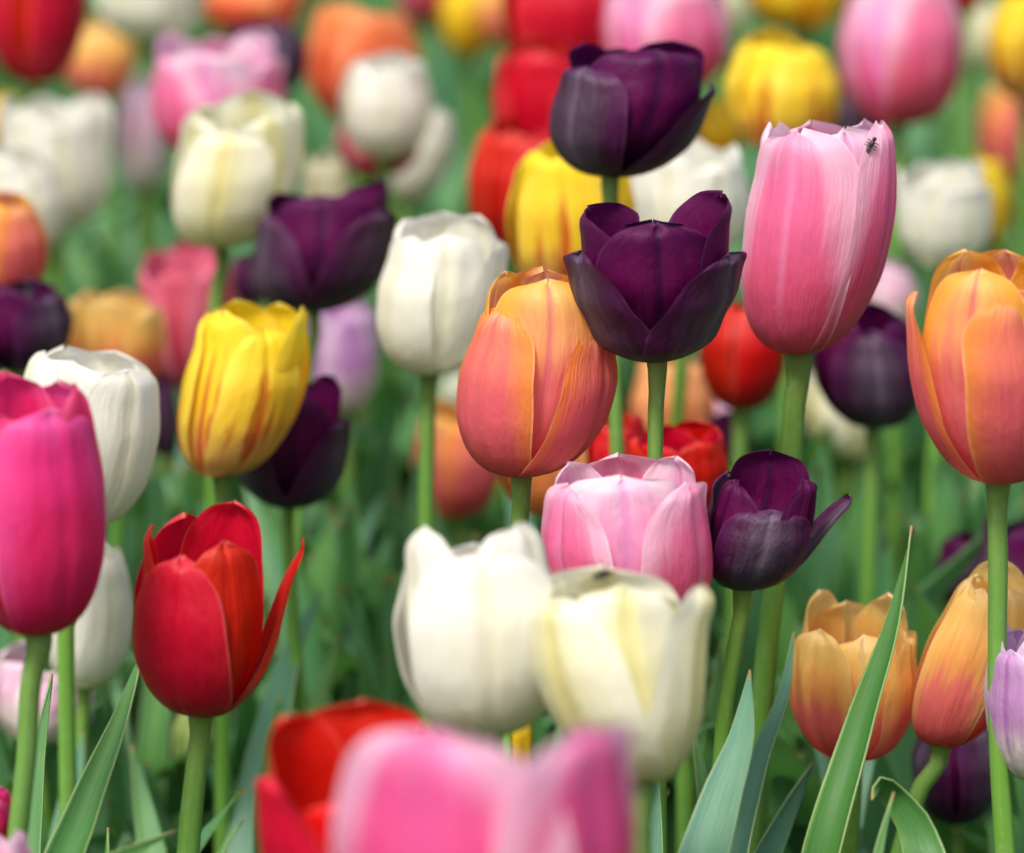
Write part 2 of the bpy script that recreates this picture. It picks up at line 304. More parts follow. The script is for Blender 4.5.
def blade(pts, width, fold=.5, turn=0., turn_end=None, nu=9, n=30, tip_p=1.0, side=None, seed=0):
    """leaf along a centre line; folded into a channel; turn = angle of the blade about its own axis"""
    rs = np.random.RandomState(seed)
    pts = np.array(pts, float); d = np.r_[0, np.cumsum(np.linalg.norm(np.diff(pts, axis=0), axis=1))]; d /= d[-1]
    t = np.linspace(0, 1, n); C = np.stack([pchip(d, pts[:, i], t) for i in range(3)], -1)
    T = np.gradient(C, axis=0); T /= np.linalg.norm(T, axis=1)[:, None]
    ref = np.array([0, -1., .15]) if side is None else np.array(side, float)
    A = np.cross(T, ref); A /= np.maximum(np.linalg.norm(A, axis=1), 1e-6)[:, None]; B = np.cross(A, T)
    if turn_end is None: turn_end = turn
    th = (turn + (turn_end-turn)*t)[:, None]; W = A*np.cos(th)+B*np.sin(th); Nn = -A*np.sin(th)+B*np.cos(th)
    wp = pchip([0, .12, .35, .6, .82, .94, 1], [.45, .75, 1, .92, .58, .26, .0], t)*width/2
    s = np.linspace(-1, 1, nu); S = s[None, :]
    f = fold*(1-.5*t)[:, None]; ang = f*np.abs(S)
    wav = .05*width*np.sin(t*11+rs.uniform(0, 6))[:, None]*S*np.abs(S)
    P = C[:, None, :] + W[:, None, :]*(wp[:, None]*S*np.cos(ang))[:, :, None] + Nn[:, None, :]*(wp[:, None]*np.abs(S)*np.sin(ang)+wav)[:, :, None]
    UV = np.stack(np.meshgrid((s+1)/2, t), -1)
    return P, UV

def add_leaf_parts(root, base, rs, n, hmax, origin):
    for i in range(n):
        a = rs.uniform(0, 6.28) if n > 1 else rs.uniform(2, 4)
        L = hmax*rs.uniform(.72, 1.0); sprd = rs.uniform(.03, .11)
        dx, dy = math.cos(a), math.sin(a); b = base
        p = [b+[dx*.004, dy*.004, .0], b+[dx*sprd*.25, dy*sprd*.25, L*.35], b+[dx*sprd*.65, dy*sprd*.65, L*.75], b+[dx*sprd*1.15, dy*sprd*1.15, L]]
        P, UV = blade(p, rs.uniform(.024, .042), fold=rs.uniform(.4, .9), turn=rs.uniform(-.3, .3), turn_end=rs.uniform(-1, 1), side=(dx*.9, dy*.9, .25), seed=rs.randint(9999))
        link('leaf', grid_mesh('leaf', P-origin, UV), M_LEAFB if rs.rand() < .5 else M_LEAF, root)

GROUP = 'tulips growing in the flower bed'
def tulip(x0, x1, top, bot, d, kind, label, rot=None, lean=0., tilt=0., h=None, out=None, w=None, pt=None, tip=.55, k=None, flare=0.,
          stem=None, stem_x=None, sw=.0036, ruffle=.028, nick=.03, leaves=2, leafh=None, seed=None, curl=None, tips=None, name='tulip', asp=None, belly=1., az=None, taper=None, vee=None, cone=0.):
    seed = int(x0*7+top*13+bot) % 99991 if seed is None else seed
    rs = np.random.RandomState(abs(seed))
    if rot is None: rot = rs.uniform(0, 120)
    aw, ah = (x1-x0), (bot-top)
    ax = None
    if stem:
        ax = stem[0][0]
        if len(stem) > 1: ax += (stem[0][0]-stem[1][0])/(stem[1][1]-stem[0][1])*(stem[0][1]-bot)
    H = ah/aw*2.0*.93      # head height in radii, before fitting
    Ps = []; shears = []; sh = 0.
    for i in range(6):
        inner = i >= 3; azi = rot + 120*(i % 3) + (60 if inner else 0) + rs.uniform(-9, 9)
        if az: azi = az[i]
        hh = (h[i] if h else rs.uniform(.90, 1.03)*(1.0 if inner else .95))
        ww = (w[i] if w else rs.uniform(.86, 1.0))
        oo = (out[i] if out else rs.uniform(-.05, .08)) + flare
        pp = (pt[i] if pt else rs.uniform(.1, .7)); tt = (tips[i] if tips else tip)
        P, UV = petal(rs, azi, cone=cone, taper=(taper[i] if taper else 1.), vee=(vee[i] if vee else rs.uniform(0, .35)*(not inner)), h=hh, w=ww, out=oo, tip=tt, layer=(.91 if inner else 1.03), pt=pp, k=((k[i] if k else rs.uniform(1.03, 1.14)) if not inner else rs.uniform(.95, 1.0)),
                      ruffle=ruffle*rs.uniform(.7, 1.3), curl=(curl[i] if curl else rs.uniform(-.02, .05)), nick=nick*rs.uniform(.2, 1), belly=belly)
        SH = np.zeros_like(P); SH[..., 0] = np.clip(1-P[..., 2]/.8, 0, 1)**1.3
        P[..., 2] *= H; shears.append(SH); Ps.append((P, UV, inner))
    la, ta = math.radians(lean + rs.uniform(-4, 4)), math.radians(tilt + rs.uniform(-5, 4))
    Rm = np.array([[math.cos(la), 0, math.sin(la)], [0, 1, 0], [-math.sin(la), 0, math.cos(la)]]) @ \
         np.array([[1, 0, 0], [0, math.cos(ta), -math.sin(ta)], [0, math.sin(ta), math.cos(ta)]])
    sx = sz = aw/2*d/FPX; O = at((x0+x1)/2, bot, d)
    for it in range(12):
        allp = np.concatenate([(((P+sh*S_)*[sx, sx, sz]).reshape(-1, 3) @ Rm.T) for (P, _, _), S_ in zip(Ps, shears)]) + O
        X, Y = proj(allp); wx, hy = X.max()-X.min(), Y.max()-Y.min()
        sx *= aw/wx; sz *= max(.6, min(1.6, ah/hy))
        O = O + RIGHT*((x0+x1)/2-(X.max()+X.min())/2)*d/FPX + np.array([0, 0, 1.])*((Y.max()+Y.min())/2-(top+bot)/2)*d/FPX
        Bt = O + Rm @ np.array([sh*sx, 0, 0])
        if ax is not None: sh = float(np.clip(sh + .7*(ax-proj(Bt[None])[0][0])*d/FPX/sx, -.7, .7))
    Bt = O + Rm @ np.array([sh*sx, 0, 0])
    # stem runs through optional picture points down to the soil
    sp = [Bt + Rm @ np.array([0, 0, .004]), Bt + Rm @ np.array([0, 0, -.008])]
    if stem:
        for (px, py) in stem:
            rd = at(px, py, 1.0)-CAM; sp.append(CAM + rd*(O[1]/rd[1]))
        lastdx = sp[-1][0]-sp[-2][0]; dz = max(.02, sp[-2][2]-sp[-1][2])
        gx = sp[-1][0] + lastdx/dz*sp[-1][2]*.4
    else: gx = O[0] + rs.uniform(-.012, .012) - math.sin(la)*.05
    base = np.array([gx, sp[-1][1]+rs.uniform(-.01, .02), 0.0])
    m1 = sp[-1]*.5+base*.5 + np.array([rs.uniform(-.010, .010), rs.uniform(-.006, .008), 0])
    path = sp + [m1, base - [0, 0, .01]]
    root = bpy.data.objects.new(name, None); COL.objects.link(root); root.location = base; root.empty_display_size = .03
    root['label'] = label; root['category'] = 'tulip bud' if name == 'tulip_bud' else 'tulip'; root['group'] = GROUP
    r0 = sw
    P, UV = tube(path, lambda t: r0*(.92+.24*t+.05*math.sin(t*19+r0*9e3)+.38*math.exp(-(t/.02)**2)), n=60)
    link('stem', grid_mesh('stem', P-base, UV), M_STEM, root)
    for j, (P, UV, inner) in enumerate(Ps):
        Q = ((P+sh*shears[j])*[sx, sx, sz]) @ Rm.T + O - base
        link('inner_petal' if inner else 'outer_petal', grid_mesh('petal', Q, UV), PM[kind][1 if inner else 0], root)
    lh = leafh if leafh is not None else O[2]*rs.uniform(.6, .85)
    if leaves: add_leaf_parts(root, base*1.0, rs, leaves, lh, base)
    return root

def blade_thing(pts, width, label, mat=M_LEAF, fold=.5, turn=0., turn_end=None, seed=0, ground=True):
    """a leaf whose own flower is out of sight; rises from the soil"""
    W = [at(*p) for p in pts]
    if ground:
        b = W[0].copy(); dirx = (W[0]-W[1]); b2 = np.array([b[0]+dirx[0]*.5, b[1]+.0, 0.])
        W = [b2, (b2+W[0])/2] + W
        base = b2
    else: base = W[0]
    P, UV = blade(W, width, fold=fold, turn=turn, turn_end=turn_end, n=60, nu=15, seed=seed)
    o = link('tulip_leaf', grid_mesh('tulip_leaf', P-base, UV), mat, None, base)
    md = o.modifiers.new('thickness', 'SOLIDIFY'); md.thickness = .0008; md.offset = 0
    o['label'] = label; o['category'] = 'leaf'; o['group'] = 'loose leaf blades among the tulips'
    return o

# ------------------------------------------------------------------ the tulips, front to back
# rot = direction of the first outer petal (0 faces the viewer); lists run outer x3 then inner x3
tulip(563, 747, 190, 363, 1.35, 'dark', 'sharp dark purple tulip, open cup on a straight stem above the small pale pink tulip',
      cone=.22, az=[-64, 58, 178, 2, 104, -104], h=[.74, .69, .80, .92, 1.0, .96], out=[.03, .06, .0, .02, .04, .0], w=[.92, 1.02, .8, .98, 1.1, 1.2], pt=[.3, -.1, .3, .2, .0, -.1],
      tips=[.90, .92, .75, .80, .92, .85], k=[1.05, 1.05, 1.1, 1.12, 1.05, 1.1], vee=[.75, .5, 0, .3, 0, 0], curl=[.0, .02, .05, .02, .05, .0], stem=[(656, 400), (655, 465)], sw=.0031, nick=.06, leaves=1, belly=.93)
tulip(456, 618, 266, 478, 1.37, 'orange', 'salmon and yellow tulip with closed egg-shaped bloom, partly behind the sharp purple tulip',
      az=[-50, 60, 180, 5, 120, -115], h=[.86, .76, .98, .99, .98, .99], out=[.0, .0, 0, .0, .0, .0], w=[.92, .95, .95, 1.0, .9, .9], pt=[.35, .3, .3, .0, .2, .2], tips=[.62, .7, .55, .55, .6, .62], vee=[.25, .5, 0, 0, 0, 0],
      stem=[(520, 520), (519, 560)], sw=.0034, leaves=1)
tulip(741, 897, 118, 355, 1.42, 'pink', 'tallest pink tulip, long closed bloom with pale streaked edges right of the sharp purple tulip',
      tilt=-5, az=[-32, 66, 190, 22, 130, -108], h=[.99, 1.0, .96, .99, .97, .98], out=[.0, .0, .0, .0, .0, .0], w=[1.05, .90, .9, .95, .9, .9], pt=[.0, .3, .0, .0, .3, .2], tips=[.72, .80, .75, .72, .88, .8], vee=[0, .2, 0, 0, 0, 0],
      stem=[(795, 400), (790, 470), (768, 640)], sw=.0043, leaves=1, ruffle=.035, nick=.05)
tulip(905, 1067, 248, 485, 1.33, 'orange', 'large salmon and orange tulip cut off by the right edge, one petal tip bent',
      az=[34, 150, -84, -22, 92, 205], h=[.90, 1.0, .86, .99, 1.0, 1.0], out=[.0, .0, .10, .0, .0, .0], w=[1.05, .9, .7, 1.0, .9, .9], pt=[.0, .2, .8, .25, .2, .3], tips=[.55, .6, .85, .5, .6, .6], vee=[0, 0, .6, 0, 0, 0],
      stem=[(998, 560), (997, 700), (1005, 853)], sw=.0036, leaves=0)
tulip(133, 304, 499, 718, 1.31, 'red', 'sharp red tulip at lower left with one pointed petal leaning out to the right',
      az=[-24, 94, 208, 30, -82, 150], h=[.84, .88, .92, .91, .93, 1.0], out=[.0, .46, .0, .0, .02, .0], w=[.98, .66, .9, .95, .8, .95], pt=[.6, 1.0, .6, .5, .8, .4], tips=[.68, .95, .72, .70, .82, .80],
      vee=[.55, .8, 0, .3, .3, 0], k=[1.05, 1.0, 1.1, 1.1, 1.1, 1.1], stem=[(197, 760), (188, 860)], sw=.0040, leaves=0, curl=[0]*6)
tulip(541, 713, 452, 640, 1.33, 'pink', 'short pink tulip with white-edged petals, right behind the two cream white tulips',
      az=[-58, 58, 180, 0, 120, -120], h=[.92, .90, .94, .98, .95, .96], out=[.0, .03, .0, .0, .03, .0], w=[.95, 1., .95, 1.05, .8, .8], pt=[.2, .1, .2, -.1, .2, .2], tips=[.72, .88, .78, .78, .85, .8], vee=[.5, .3, 0, 0, 0, 0],
      stem=[(640, 680)], sw=.0036, leaves=0)
tulip(703, 852, 449, 591, 1.34, 'dark', 'small open purple tulip with a greyish front petal and one flared right petal', cone=.2, az=[4, 100, -120, -62, 58, 176],
      h=[.66, .72, .84, .84, .88, 1.0], out=[-.02, .50, .02, .0, .02, .0], w=[.92, .62, .95, .86, .80, .95], vee=[0, .6, 0, .2, .3, 0], pt=[-.1, .9, .2, .3, .5, .0], tips=[.72, .95, .75, .74, .74, .72], stem=[(736, 640), (722, 740)], sw=.0031, leaves=0, ruffle=.03)
tulip(393, 568, 521, 738, 1.21, 'white', 'ivory white tulip just left of its cream twin, with a faint yellow midrib',
      cone=.12, tilt=-11, az=[8, 125, -112, 62, -58, 180], h=[.88, .86, .9, 1.0, 1.0, .90], out=[.0, .0, .0, .0, 0.0, .0], w=[1.05, .9, .8, .98, .72, .9], pt=[.15, .0, .0, -.1, .2, .0], tips=[.66, .55, .6, .62, .74, .45], vee=[.1, 0, 0, 0, 0, 0], leaves=0, sw=.0036)
tulip(526, 714, 565, 784, 1.19, 'cream', 'cream white tulip with greenish yellow ribs, in front of the short pink tulip',
      cone=.30, tilt=-10, az=[-46, 68, 185, 10, 128, -115], h=[.90, .97, 1.04, .97, .93, .96], out=[.02, .05, .02, .0, .03, .0], w=[.95, .84, 1.1, .80, .9, .9], pt=[.35, .3, -.1, .0, .2, .0], tips=[.74, .96, .62, .66, .7, .68], vee=[.4, .5, 0, .1, 0, 0], stem=[(641, 840)], leaves=0, sw=.0038, ruffle=.035)
tulip(332, 636, 722, 1050, 1.01, 'deeppink', 'large blurred pale pink tulip nearest the viewer at the bottom edge',
      az=[-24, 50, 180, 14, 120, -120], h=[1.0, .975, .72, .76, .72, .76], out=[.0, .0, .0, .0, 0, 0], w=[1.06, .84, .8, .8, .7, .8], pt=[.25, .0, .1, .1, .1, .1], tips=[.72, .84, .6, .7, .6, .6], vee=[0]*6, leaves=0, seed=11)
tulip(255, 446, 698, 930, 1.13, 'red', 'blurred red tulip at the bottom edge, opening behind the nearest pink tulip',
      az=[-56, 60, 172, 0, 112, -122], h=[.82, .8, 1.0, .72, .95, .98], out=[.06, .05, .06, .0, .1, .06], w=[.95, .9, 1.0, .8, .9, .85], pt=[.5, .5, .0, .3, .2, .0], tips=[.95, .9, .92, .8, .9, .92], vee=[.8, .6, 0, 0, 0, 0], leaves=0)
tulip(-46, 106, 370, 636, 1.25, 'magenta', 'deep magenta pink tulip with tall bloom at the left edge',
      az=[36, 150, -84, -26, 92, 210], h=[.90, .96, .9, .88, .97, 1.0], out=[.0, .0, .0, .0, 0, 0], w=[1.05, .9, .9, 1.0, .9, .9], pt=[-.1, .1, .1, .0, .0, .0], tips=[.72, .75, .7, .72, .78, .72], vee=[0]*6, stem=[(36, 660), (26, 760), (14, 870)], sw=.0037, leaves=0)
tulip(8, 160, 345, 532, 1.47, 'white', 'white tulip leaning right directly behind the magenta tulip', rot=50, lean=8, tip=.72, nick=0, h=[1, 1, 1, .97, 1, 1], pt=[-.1]*6, vee=[0]*6, leaves=1, ruffle=.025)
tulip(42, 134, 530, 689, 1.55, 'white', 'small white tulip between the magenta tulip and the sharp red tulip', rot=30, stem=[(82, 740), (80, 800)], sw=.0028, tip=.6, leaves=1)
tulip(787, 918, 589, 762, 1.44, 'apricot', 'short yellow and salmon tulip behind the long slanting green leaf', rot=-58,
      h=[.84, .80, .9, .8, .97, 1.0], out=[.05, .08, .0, .0, .05, .02], w=[.9, .86, .9, .85, .8, .8], pt=[.2, .2, .4, .3, .3, .3], tips=[.72, .76, .7, .60, .68, .70], leaves=1, ruffle=.045, leafh=.12)
tulip(912, 1032, 557, 748, 1.42, 'apricot', 'orange tulip with frayed pale top and leaning stem, behind the tall thin stem', rot=-25, lean=4,
      h=[.88, .85, .9, .9, 1.0, .92], tip=.5, pt=[.2, .3, .3, .3, .3, .3], stem=[(925, 780), (906, 830)], sw=.0035, leaves=1, ruffle=.035, leafh=.1)
tulip(984, 1084, 618, 782, 1.36, 'lilac', 'lilac and white tulip cut off by the right edge beside the tall thin stem', rot=-40, tip=.7, leaves=0, pt=[.3]*6, vee=[0]*6)
tulip(911, 1003, 700, 824, 1.53, 'dark', 'low dark purple tulip under the orange tulip with the leaning stem', rot=55, tip=.5, leaves=1, leafh=.1)
tulip(936, 1003, 530, 612, 1.72, 'dark', 'small purple tulip behind the top of the orange tulip at the right', rot=20, tip=.7, leaves=1)
tulip(975, 1072, 512, 628, 1.68, 'dark', 'purple tulip at the right edge behind the tall thin stem', rot=70, tip=.7, leaves=1)
tulip(811, 923, 300, 429, 1.68, 'dark', 'soft-focus purple tulip tucked between the tallest pink tulip and the large salmon tulip', rot=0, tip=.62, stem=[(872, 470), (868, 600)], sw=.0033, leaves=2,
      h=[.85, .9, .95, .92, .95, .95])
tulip(797, 872, 362, 459, 1.95, 'cream', 'pale cream tulip peeping out below the tallest pink tulip', stem=[(842, 520), (834, 600)], sw=.0040, leaves=2)
tulip(699, 787, 298, 410, 1.72, 'red', 'round red tulip behind the gap between the sharp purple and tallest pink tulips', rot=40, tip=.4, leaves=1)
tulip(376, 508, 211, 376, 1.56, 'white', 'clean white tulip left of the salmon tulip, on a bright green stem', rot=-50,
      vee=[.3, .8, 0, 0, 0, 0], h=[.93, .92, 1.0, .95, 1.0, 1.0], out=[.0, .10, .0, .0, .05, 0], w=[.95, .8, .9, .9, .9, .9], pt=[.1, .4, .1, .1, .1, .1], tips=[.6, .85, .7, .62, .75, .7], stem=[(428, 420), (426, 530)], sw=.0033, leaves=2)
tulip(252, 398, 179, 313, 1.68, 'dark', 'wide purple tulip left of the clean white tulip', cone=.04, tilt=-4, az=[-60, 56, 180, 0, 112, -112],
      vee=[.7, .6, 0, 0, 0, 0], h=[.80, .78, .85, .93, 1.0, .95], out=[.0, .02, .0, .0, .04, 0], w=[.95, 1, .9, 1.0, 1.15, 1.0], pt=[.2, .2, .2, .1, -.1, .1], tips=[.88, .90, .8, .78, .92, .85], stem=[(309, 360), (303, 420)], sw=.0027, leaves=2)
tulip(171, 304, 89, 248, 1.72, 'cream', 'cream yellow tulip above the purple tulip, left of centre', rot=-15,
      h=[.86, .95, .93, .95, 1.0, .95], tips=[.7, .85, .8, .8, .85, .8], pt=[.1]*6, stem=[(219, 280), (214, 340)], sw=.0034, leaves=2)
tulip(299, 350, 149, 250, 2.0, 'cream', 'small cream tulip peeping out between the cream yellow tulip and the purple tulip', leaves=1)
tulip(177, 310, 299, 477, 1.53, 'yellow', 'yellow tulip with thin red flames on its petals, above the sharp red tulip', rot=22,
      h=[.86, .94, .92, .95, .96, .95], out=[.0, .0, .0, .14, .0, .0], w=[.8, .9, .9, .8, .9, .9], pt=[.2, .2, .2, .3, .2, .2], tips=[.6, .7, .65, .85, .7, .7], stem=[(221, 520), (222, 600)], sw=.0031, leaves=1, leafh=.16)
tulip(233, 351, 371, 509, 1.58, 'dark', 'purple tulip half hidden by the yellow flamed tulip', az=[-60, 58, 180, 4, 120, -115], tips=[.85, .92, .8, .75, .9, .8], pt=[.3, .4, .1, .1, .2, .2],
      h=[.8, .76, .9, .92, .98, 1.0], out=[.0, .10, .0, .0, .0, .0], w=[1, .95, .9, .95, .8, .8], vee=[.8, .9, 0, 0, 0, 0], leaves=2, sw=.0027)
tulip(300, 378, 297, 412, 1.88, 'lilac', 'blurred lilac tulip below the wide purple tulip', rot=20, tip=.8, flare=.1, leaves=2)
tulip(139, 237, 240, 390, 1.88, 'rose', 'dusty rose tulip behind the yellow flamed tulip', rot=60, tip=.85, flare=.05, leaves=2)
tulip(66, 166, 289, 395, 1.78, 'apricot', 'light orange tulip above the white tulip leaning right', rot=60, tip=.85, h=[.85, .9, .95, .8, .95, .98], leaves=2)
tulip(-40, 73, 278, 372, 1.66, 'dark', 'purple tulip at the left edge above the magenta tulip', rot=50, tip=.75, leaves=1)
tulip(-48, 48, 190, 302, 1.72, 'orange', 'orange tulip at the left edge resting above a purple one', rot=55, tip=.6, leaves=2)
tulip(148, 180, 375, 462, 1.86, 'dark', 'thin bluish purple tulip glimpsed between white and yellow flamed tulips', rot=20, tip=.6, leaves=1)
tulip(-12, 100, 638, 744, 1.6, 'blush', 'pale pink and white tulip low down behind the green stem at left', rot=30, tip=.7, leaves=1, leafh=.12)
tulip(172, 214, 690, 792, 1.66, 'bud', 'closed pale green tulip bud behind the stem of the sharp red tulip', rot=30, tip=.15, name='tulip_bud', leaves=1, leafh=.1, sw=.0032)
tulip(-34, 13, 783, 850, 1.28, 'magenta', 'tattered magenta tulip at the bottom left corner', rot=30, tip=.8, leaves=0, ruffle=.06)
tulip(-62, 38, 828, 960, 1.22, 'pink', 'light pink tulip only just rising into the bottom left corner', rot=20, tip=.7, leaves=0)
tulip(412, 502, 398, 518, 1.86, 'orange', 'blurred orange tulip behind the stem of the clean white tulip', rot=35, tip=.6, leaves=2)
tulip(497, 604, 392, 516, 1.62, 'peach', 'brownish peach tulip showing around the stem below the salmon and yellow tulip', rot=0, tip=.75, leaves=1)
tulip(630, 716, 352, 460, 1.86, 'peach', 'light peach tulip behind the stem of the sharp purple tulip', rot=0, tip=.6, leaves=1)
tulip(586, 652, 408, 500, 1.58, 'red', 'red tulip on the left of the purple tulip stem, behind the short pink tulip', rot=0, tip=.6, leaves=1)
tulip(628, 728, 420, 520, 1.52, 'red', 'wide red tulip on the right of the purple tulip stem, behind the short pink tulip', rot=30, tip=.8, leaves=1)
tulip(706, 752, 408, 470, 1.8, 'dark', 'scrap of purple tulip just above the small open purple tulip', rot=30, tip=.7, leaves=1)
tulip(690, 742, 386, 446, 1.98, 'blush', 'small pale pink tulip behind the wide red tulip', rot=30, tip=.7, leaves=1)
tulip(440, 478, 366, 424, 2.0, 'white', 'sliver of a white tulip behind the left side of the salmon and yellow tulip', leaves=1)
tulip(864, 918, 258, 330, 1.9, 'blush', 'pale tulip glimpsed between the tallest pink tulip and the large salmon tulip', leaves=1)
tulip(232, 266, 252, 306, 1.85, 'dark', 'dark purple tulip low behind the cream yellow tulip stem', leaves=1)
tulip(510, 533, 698, 780, 1.30, 'plainyellow', 'scrap of yellow tulip in the gap between the two cream white tulips', rot=0, tip=.4, leaves=0, pt=[.9]*6)
tulip(549, 716, 40, 178, 1.52, 'dark', 'upper purple tulip with a pale scar on its left petal', rot=-50,
      vee=[.1, .6, 0, 0, 0, 0], h=[.84, .72, .92, .98, 1.0, .97], cone=.15, out=[.0, .02, .0, .0, .0, .0], w=[.85, .9, .9, 1.1, .9, .9], pt=[.1, .6, .2, .0, .1, .2], tips=[.8, .95, .8, .72, .8, .85], stem=[(611, 215), (612, 260)], sw=.0030, leaves=1, belly=1.0)
tulip(506, 636, 133, 300, 1.64, 'yellow', 'yellow tulip with broad red streaks below the upper purple tulip', rot=0, tip=.7, leaves=1, h=[.95, .9, .9, .9, 1.0, .95])
tulip(628, 750, 132, 262, 1.74, 'white', 'greyish white tulip behind the sharp purple tulip', rot=30, tip=.8, leaves=1)
tulip(725, 842, 27, 152, 1.88, 'yellow', 'bright yellow tulip with an orange flame above the tallest pink tulip', rot=25, tip=.55, leaves=2)
tulip(688, 744, 98, 160, 2.0, 'plainyellow', 'small yellow tulip behind the right side of the upper purple tulip', leaves=2)
tulip(745, 852, -60, 30, 2.2, 'plainyellow', 'yellow tulip cut off by the top edge, above the bright yellow tulip', tip=.5, leaves=2)
tulip(838, 963, -40, 126, 2.02, 'pink', 'blurred pink tulip at the top, right of the bright yellow tulip', rot=20, tip=.62, leaves=2)
tulip(826, 892, 70, 152, 2.08, 'dark', 'dark purple tulip under the blurred pink tulip at the top', leaves=2)
tulip(895, 992, 158, 268, 1.86, 'white', 'blurred white tulip above the large salmon tulip', rot=35, tip=.9, leaves=2)
tulip(966, 1012, 152, 246, 2.15, 'plainyellow', 'narrow yellow tulip just right of the blurred white tulip', leaves=2)
tulip(988, 1072, -24, 102, 2.1, 'yellow', 'yellow tulip with an orange flame in the top right corner', rot=50, tip=.5, leaves=2)
tulip(976, 1036, 82, 184, 2.35, 'orange', 'small salmon tulip at the right edge below the corner yellow tulip', tip=.5, leaves=2)
tulip(958, 1004, -8, 66, 2.5, 'cream', 'small far cream tulip left of the corner yellow tulip', leaves=2)
tulip(946, 988, -50, 12, 2.3, 'red', 'red tulip just touching the top edge right of the blurred pink tulip', leaves=2)
tulip(602, 728, -36, 96, 1.98, 'pink', 'pale pink tulip at the top behind the upper purple tulip', rot=20, tip=.75, leaves=2)
tulip(492, 612, 36, 176, 1.95, 'red', 'red tulip directly left of the upper purple tulip', rot=40, tip=.8, leaves=2)
tulip(500, 634, -56, 82, 2.1, 'red', 'red tulip at the top edge, highest of the three reds beside the upper purple tulip', rot=0, tip=.7, leaves=2)
tulip(468, 572, 116, 252, 1.92, 'red', 'deep red tulip left of the yellow tulip with broad red streaks', rot=30, tip=.6, leaves=2)
tulip(384, 454, 103, 202, 2.15, 'white', 'blurred white tulip leaning behind the left white tulip near the top', rot=30, lean=12, tip=.6, leaves=2)
tulip(340, 433, 51, 158, 1.98, 'white', 'pale greenish white tulip in front of a coral tulip near the top', rot=0, tip=.7, leaves=2)
tulip(336, 420, 98, 178, 2.06, 'rose', 'rose tulip showing below the pale greenish white tulip', leaves=1)
tulip(306, 420, 4, 124, 2.2, 'flush', 'coral orange tulip near the top behind the pale greenish white tulip', rot=20, tip=.75, leaves=2)
tulip(224, 308, 18, 98, 2.12, 'dark', 'dark purple tulip near the top, right of the pink and white tulip', rot=30, leaves=2)
tulip(150, 285, 30, 162, 1.92, 'pink', 'pink and white tulip behind the cream yellow tulip', rot=-60, tip=.85, leaves=2)
tulip(115, 168, 76, 192, 2.12, 'blush', 'pale blush tulip left of the pink and white tulip', leaves=2)
tulip(200, 304, -40, 36, 2.5, 'flush', 'coral tulip cut off by the top edge above the dark purple tulip', leaves=2)
tulip(95, 206, -70, 43, 2.25, 'white', 'white tulip cut off by the top edge at left', tip=.6, leaves=2)
tulip(62, 136, 18, 98, 2.4, 'apricot', 'small golden orange tulip near the top left', leaves=2)
tulip(-14, 88, -80, 84, 2.05, 'red', 'red tulip in the top left corner', rot=55, tip=.8, leaves=2)
tulip(-2, 112, 92, 232, 2.02, 'white', 'white tulip at upper left below the golden orange tulip', rot=20, tip=.9, leaves=2)
tulip(-50, 66, 146, 262, 1.95, 'white', 'white tulip at the left edge just above the orange one', rot=50, tip=.7, leaves=2)
tulip(-30, 22, 92, 150, 2.3, 'plainyellow', 'sliver of yellow tulip at the left edge', leaves=1)
tulip(438, 502, -36, 58, 2.6, 'plainyellow', 'far yellow tulip at the top edge left of the reds', leaves=2)
tulip(476, 530, -30, 44, 2.55, 'apricot', 'far orange tulip at the top edge between yellow and red', leaves=2)
tulip(395, 450, -50, 22, 2.6, 'rose', 'far rose tulip touching the top edge above the coral orange tulip', leaves=2)
tulip(690, 752, -40, 40, 2.5, 'cream', 'far cream tulip at the top edge right of the pale pink tulip', leaves=2)

# ------------------------------------------------------------------ leaf blades that stand out
blade_thing([(822, 900, 1.33), (866, 720, 1.34), (896, 620, 1.345), (913, 526, 1.35)], .0225, 'long slanting dark green leaf crossing in front of the short yellow and salmon tulip', fold=.9, turn=.55, turn_end=.9, seed=2)
blade_thing([(58, 905, 1.30), (88, 810, 1.32), (122, 720, 1.34), (147, 638, 1.36)], .024, 'long folded leaf rising towards the left side of the sharp red tulip', fold=1.0, turn=.2, turn_end=.5, seed=3)
blade_thing([(28, 900, 1.34), (36, 780, 1.36), (52, 674, 1.38)], .014, 'dark green leaf standing right of the magenta tulip stem', fold=.3, turn=.1, seed=4)
blade_thing([(696, 905, 1.30), (722, 800, 1.31), (744, 730, 1.32), (750, 670, 1.33)], .030, 'blue-green leaf with a wide base right of the cream white tulip stem', mat=M_LEAFB, fold=.35, turn=-.25, turn_end=.7, seed=5)
blade_thing([(730, 900, 1.38), (760, 760, 1.40), (785, 690, 1.41), (794, 632, 1.42)], .016, 'narrow blue-green leaf left of the short yellow and salmon tulip', mat=M_LEAFB, fold=.5, turn=.5, seed=6)
blade_thing([(742, 920, 1.40), (780, 830, 1.42), (812, 764, 1.44)], .020, 'short leaf under the short yellow and salmon tulip', mat=M_LEAFB, fold=.5, turn=.2, seed=7)
blade_thing([(654, 900, 1.34), (656, 820, 1.35), (655, 735, 1.36)], .012, 'narrow upright leaf just right of the cream white tulip stem', mat=M_LEAFB, fold=.3, turn=.2, seed=8)
blade_thing([(712, 860, 1.42), (704, 790, 1.43), (690, 712, 1.44)], .013, 'thin leaf leaning left below the cream white tulip', fold=.6, turn=.2, seed=9)
blade_thing([(930, 900, 1.31), (915, 830, 1.32), (894, 798, 1.32), (878, 784, 1.31), (872, 800, 1.30)], .030, 'broad leaf curling over at its tip under the leaning stem at right', fold=.5, turn=-.5, turn_end=-.2, seed=10)
blade_thing([(872, 900, 1.28), (882, 840, 1.285), (894, 792, 1.29)], .011, 'short pointed leaf in front of the curled leaf at bottom right', fold=.8, turn=.5, seed=11)
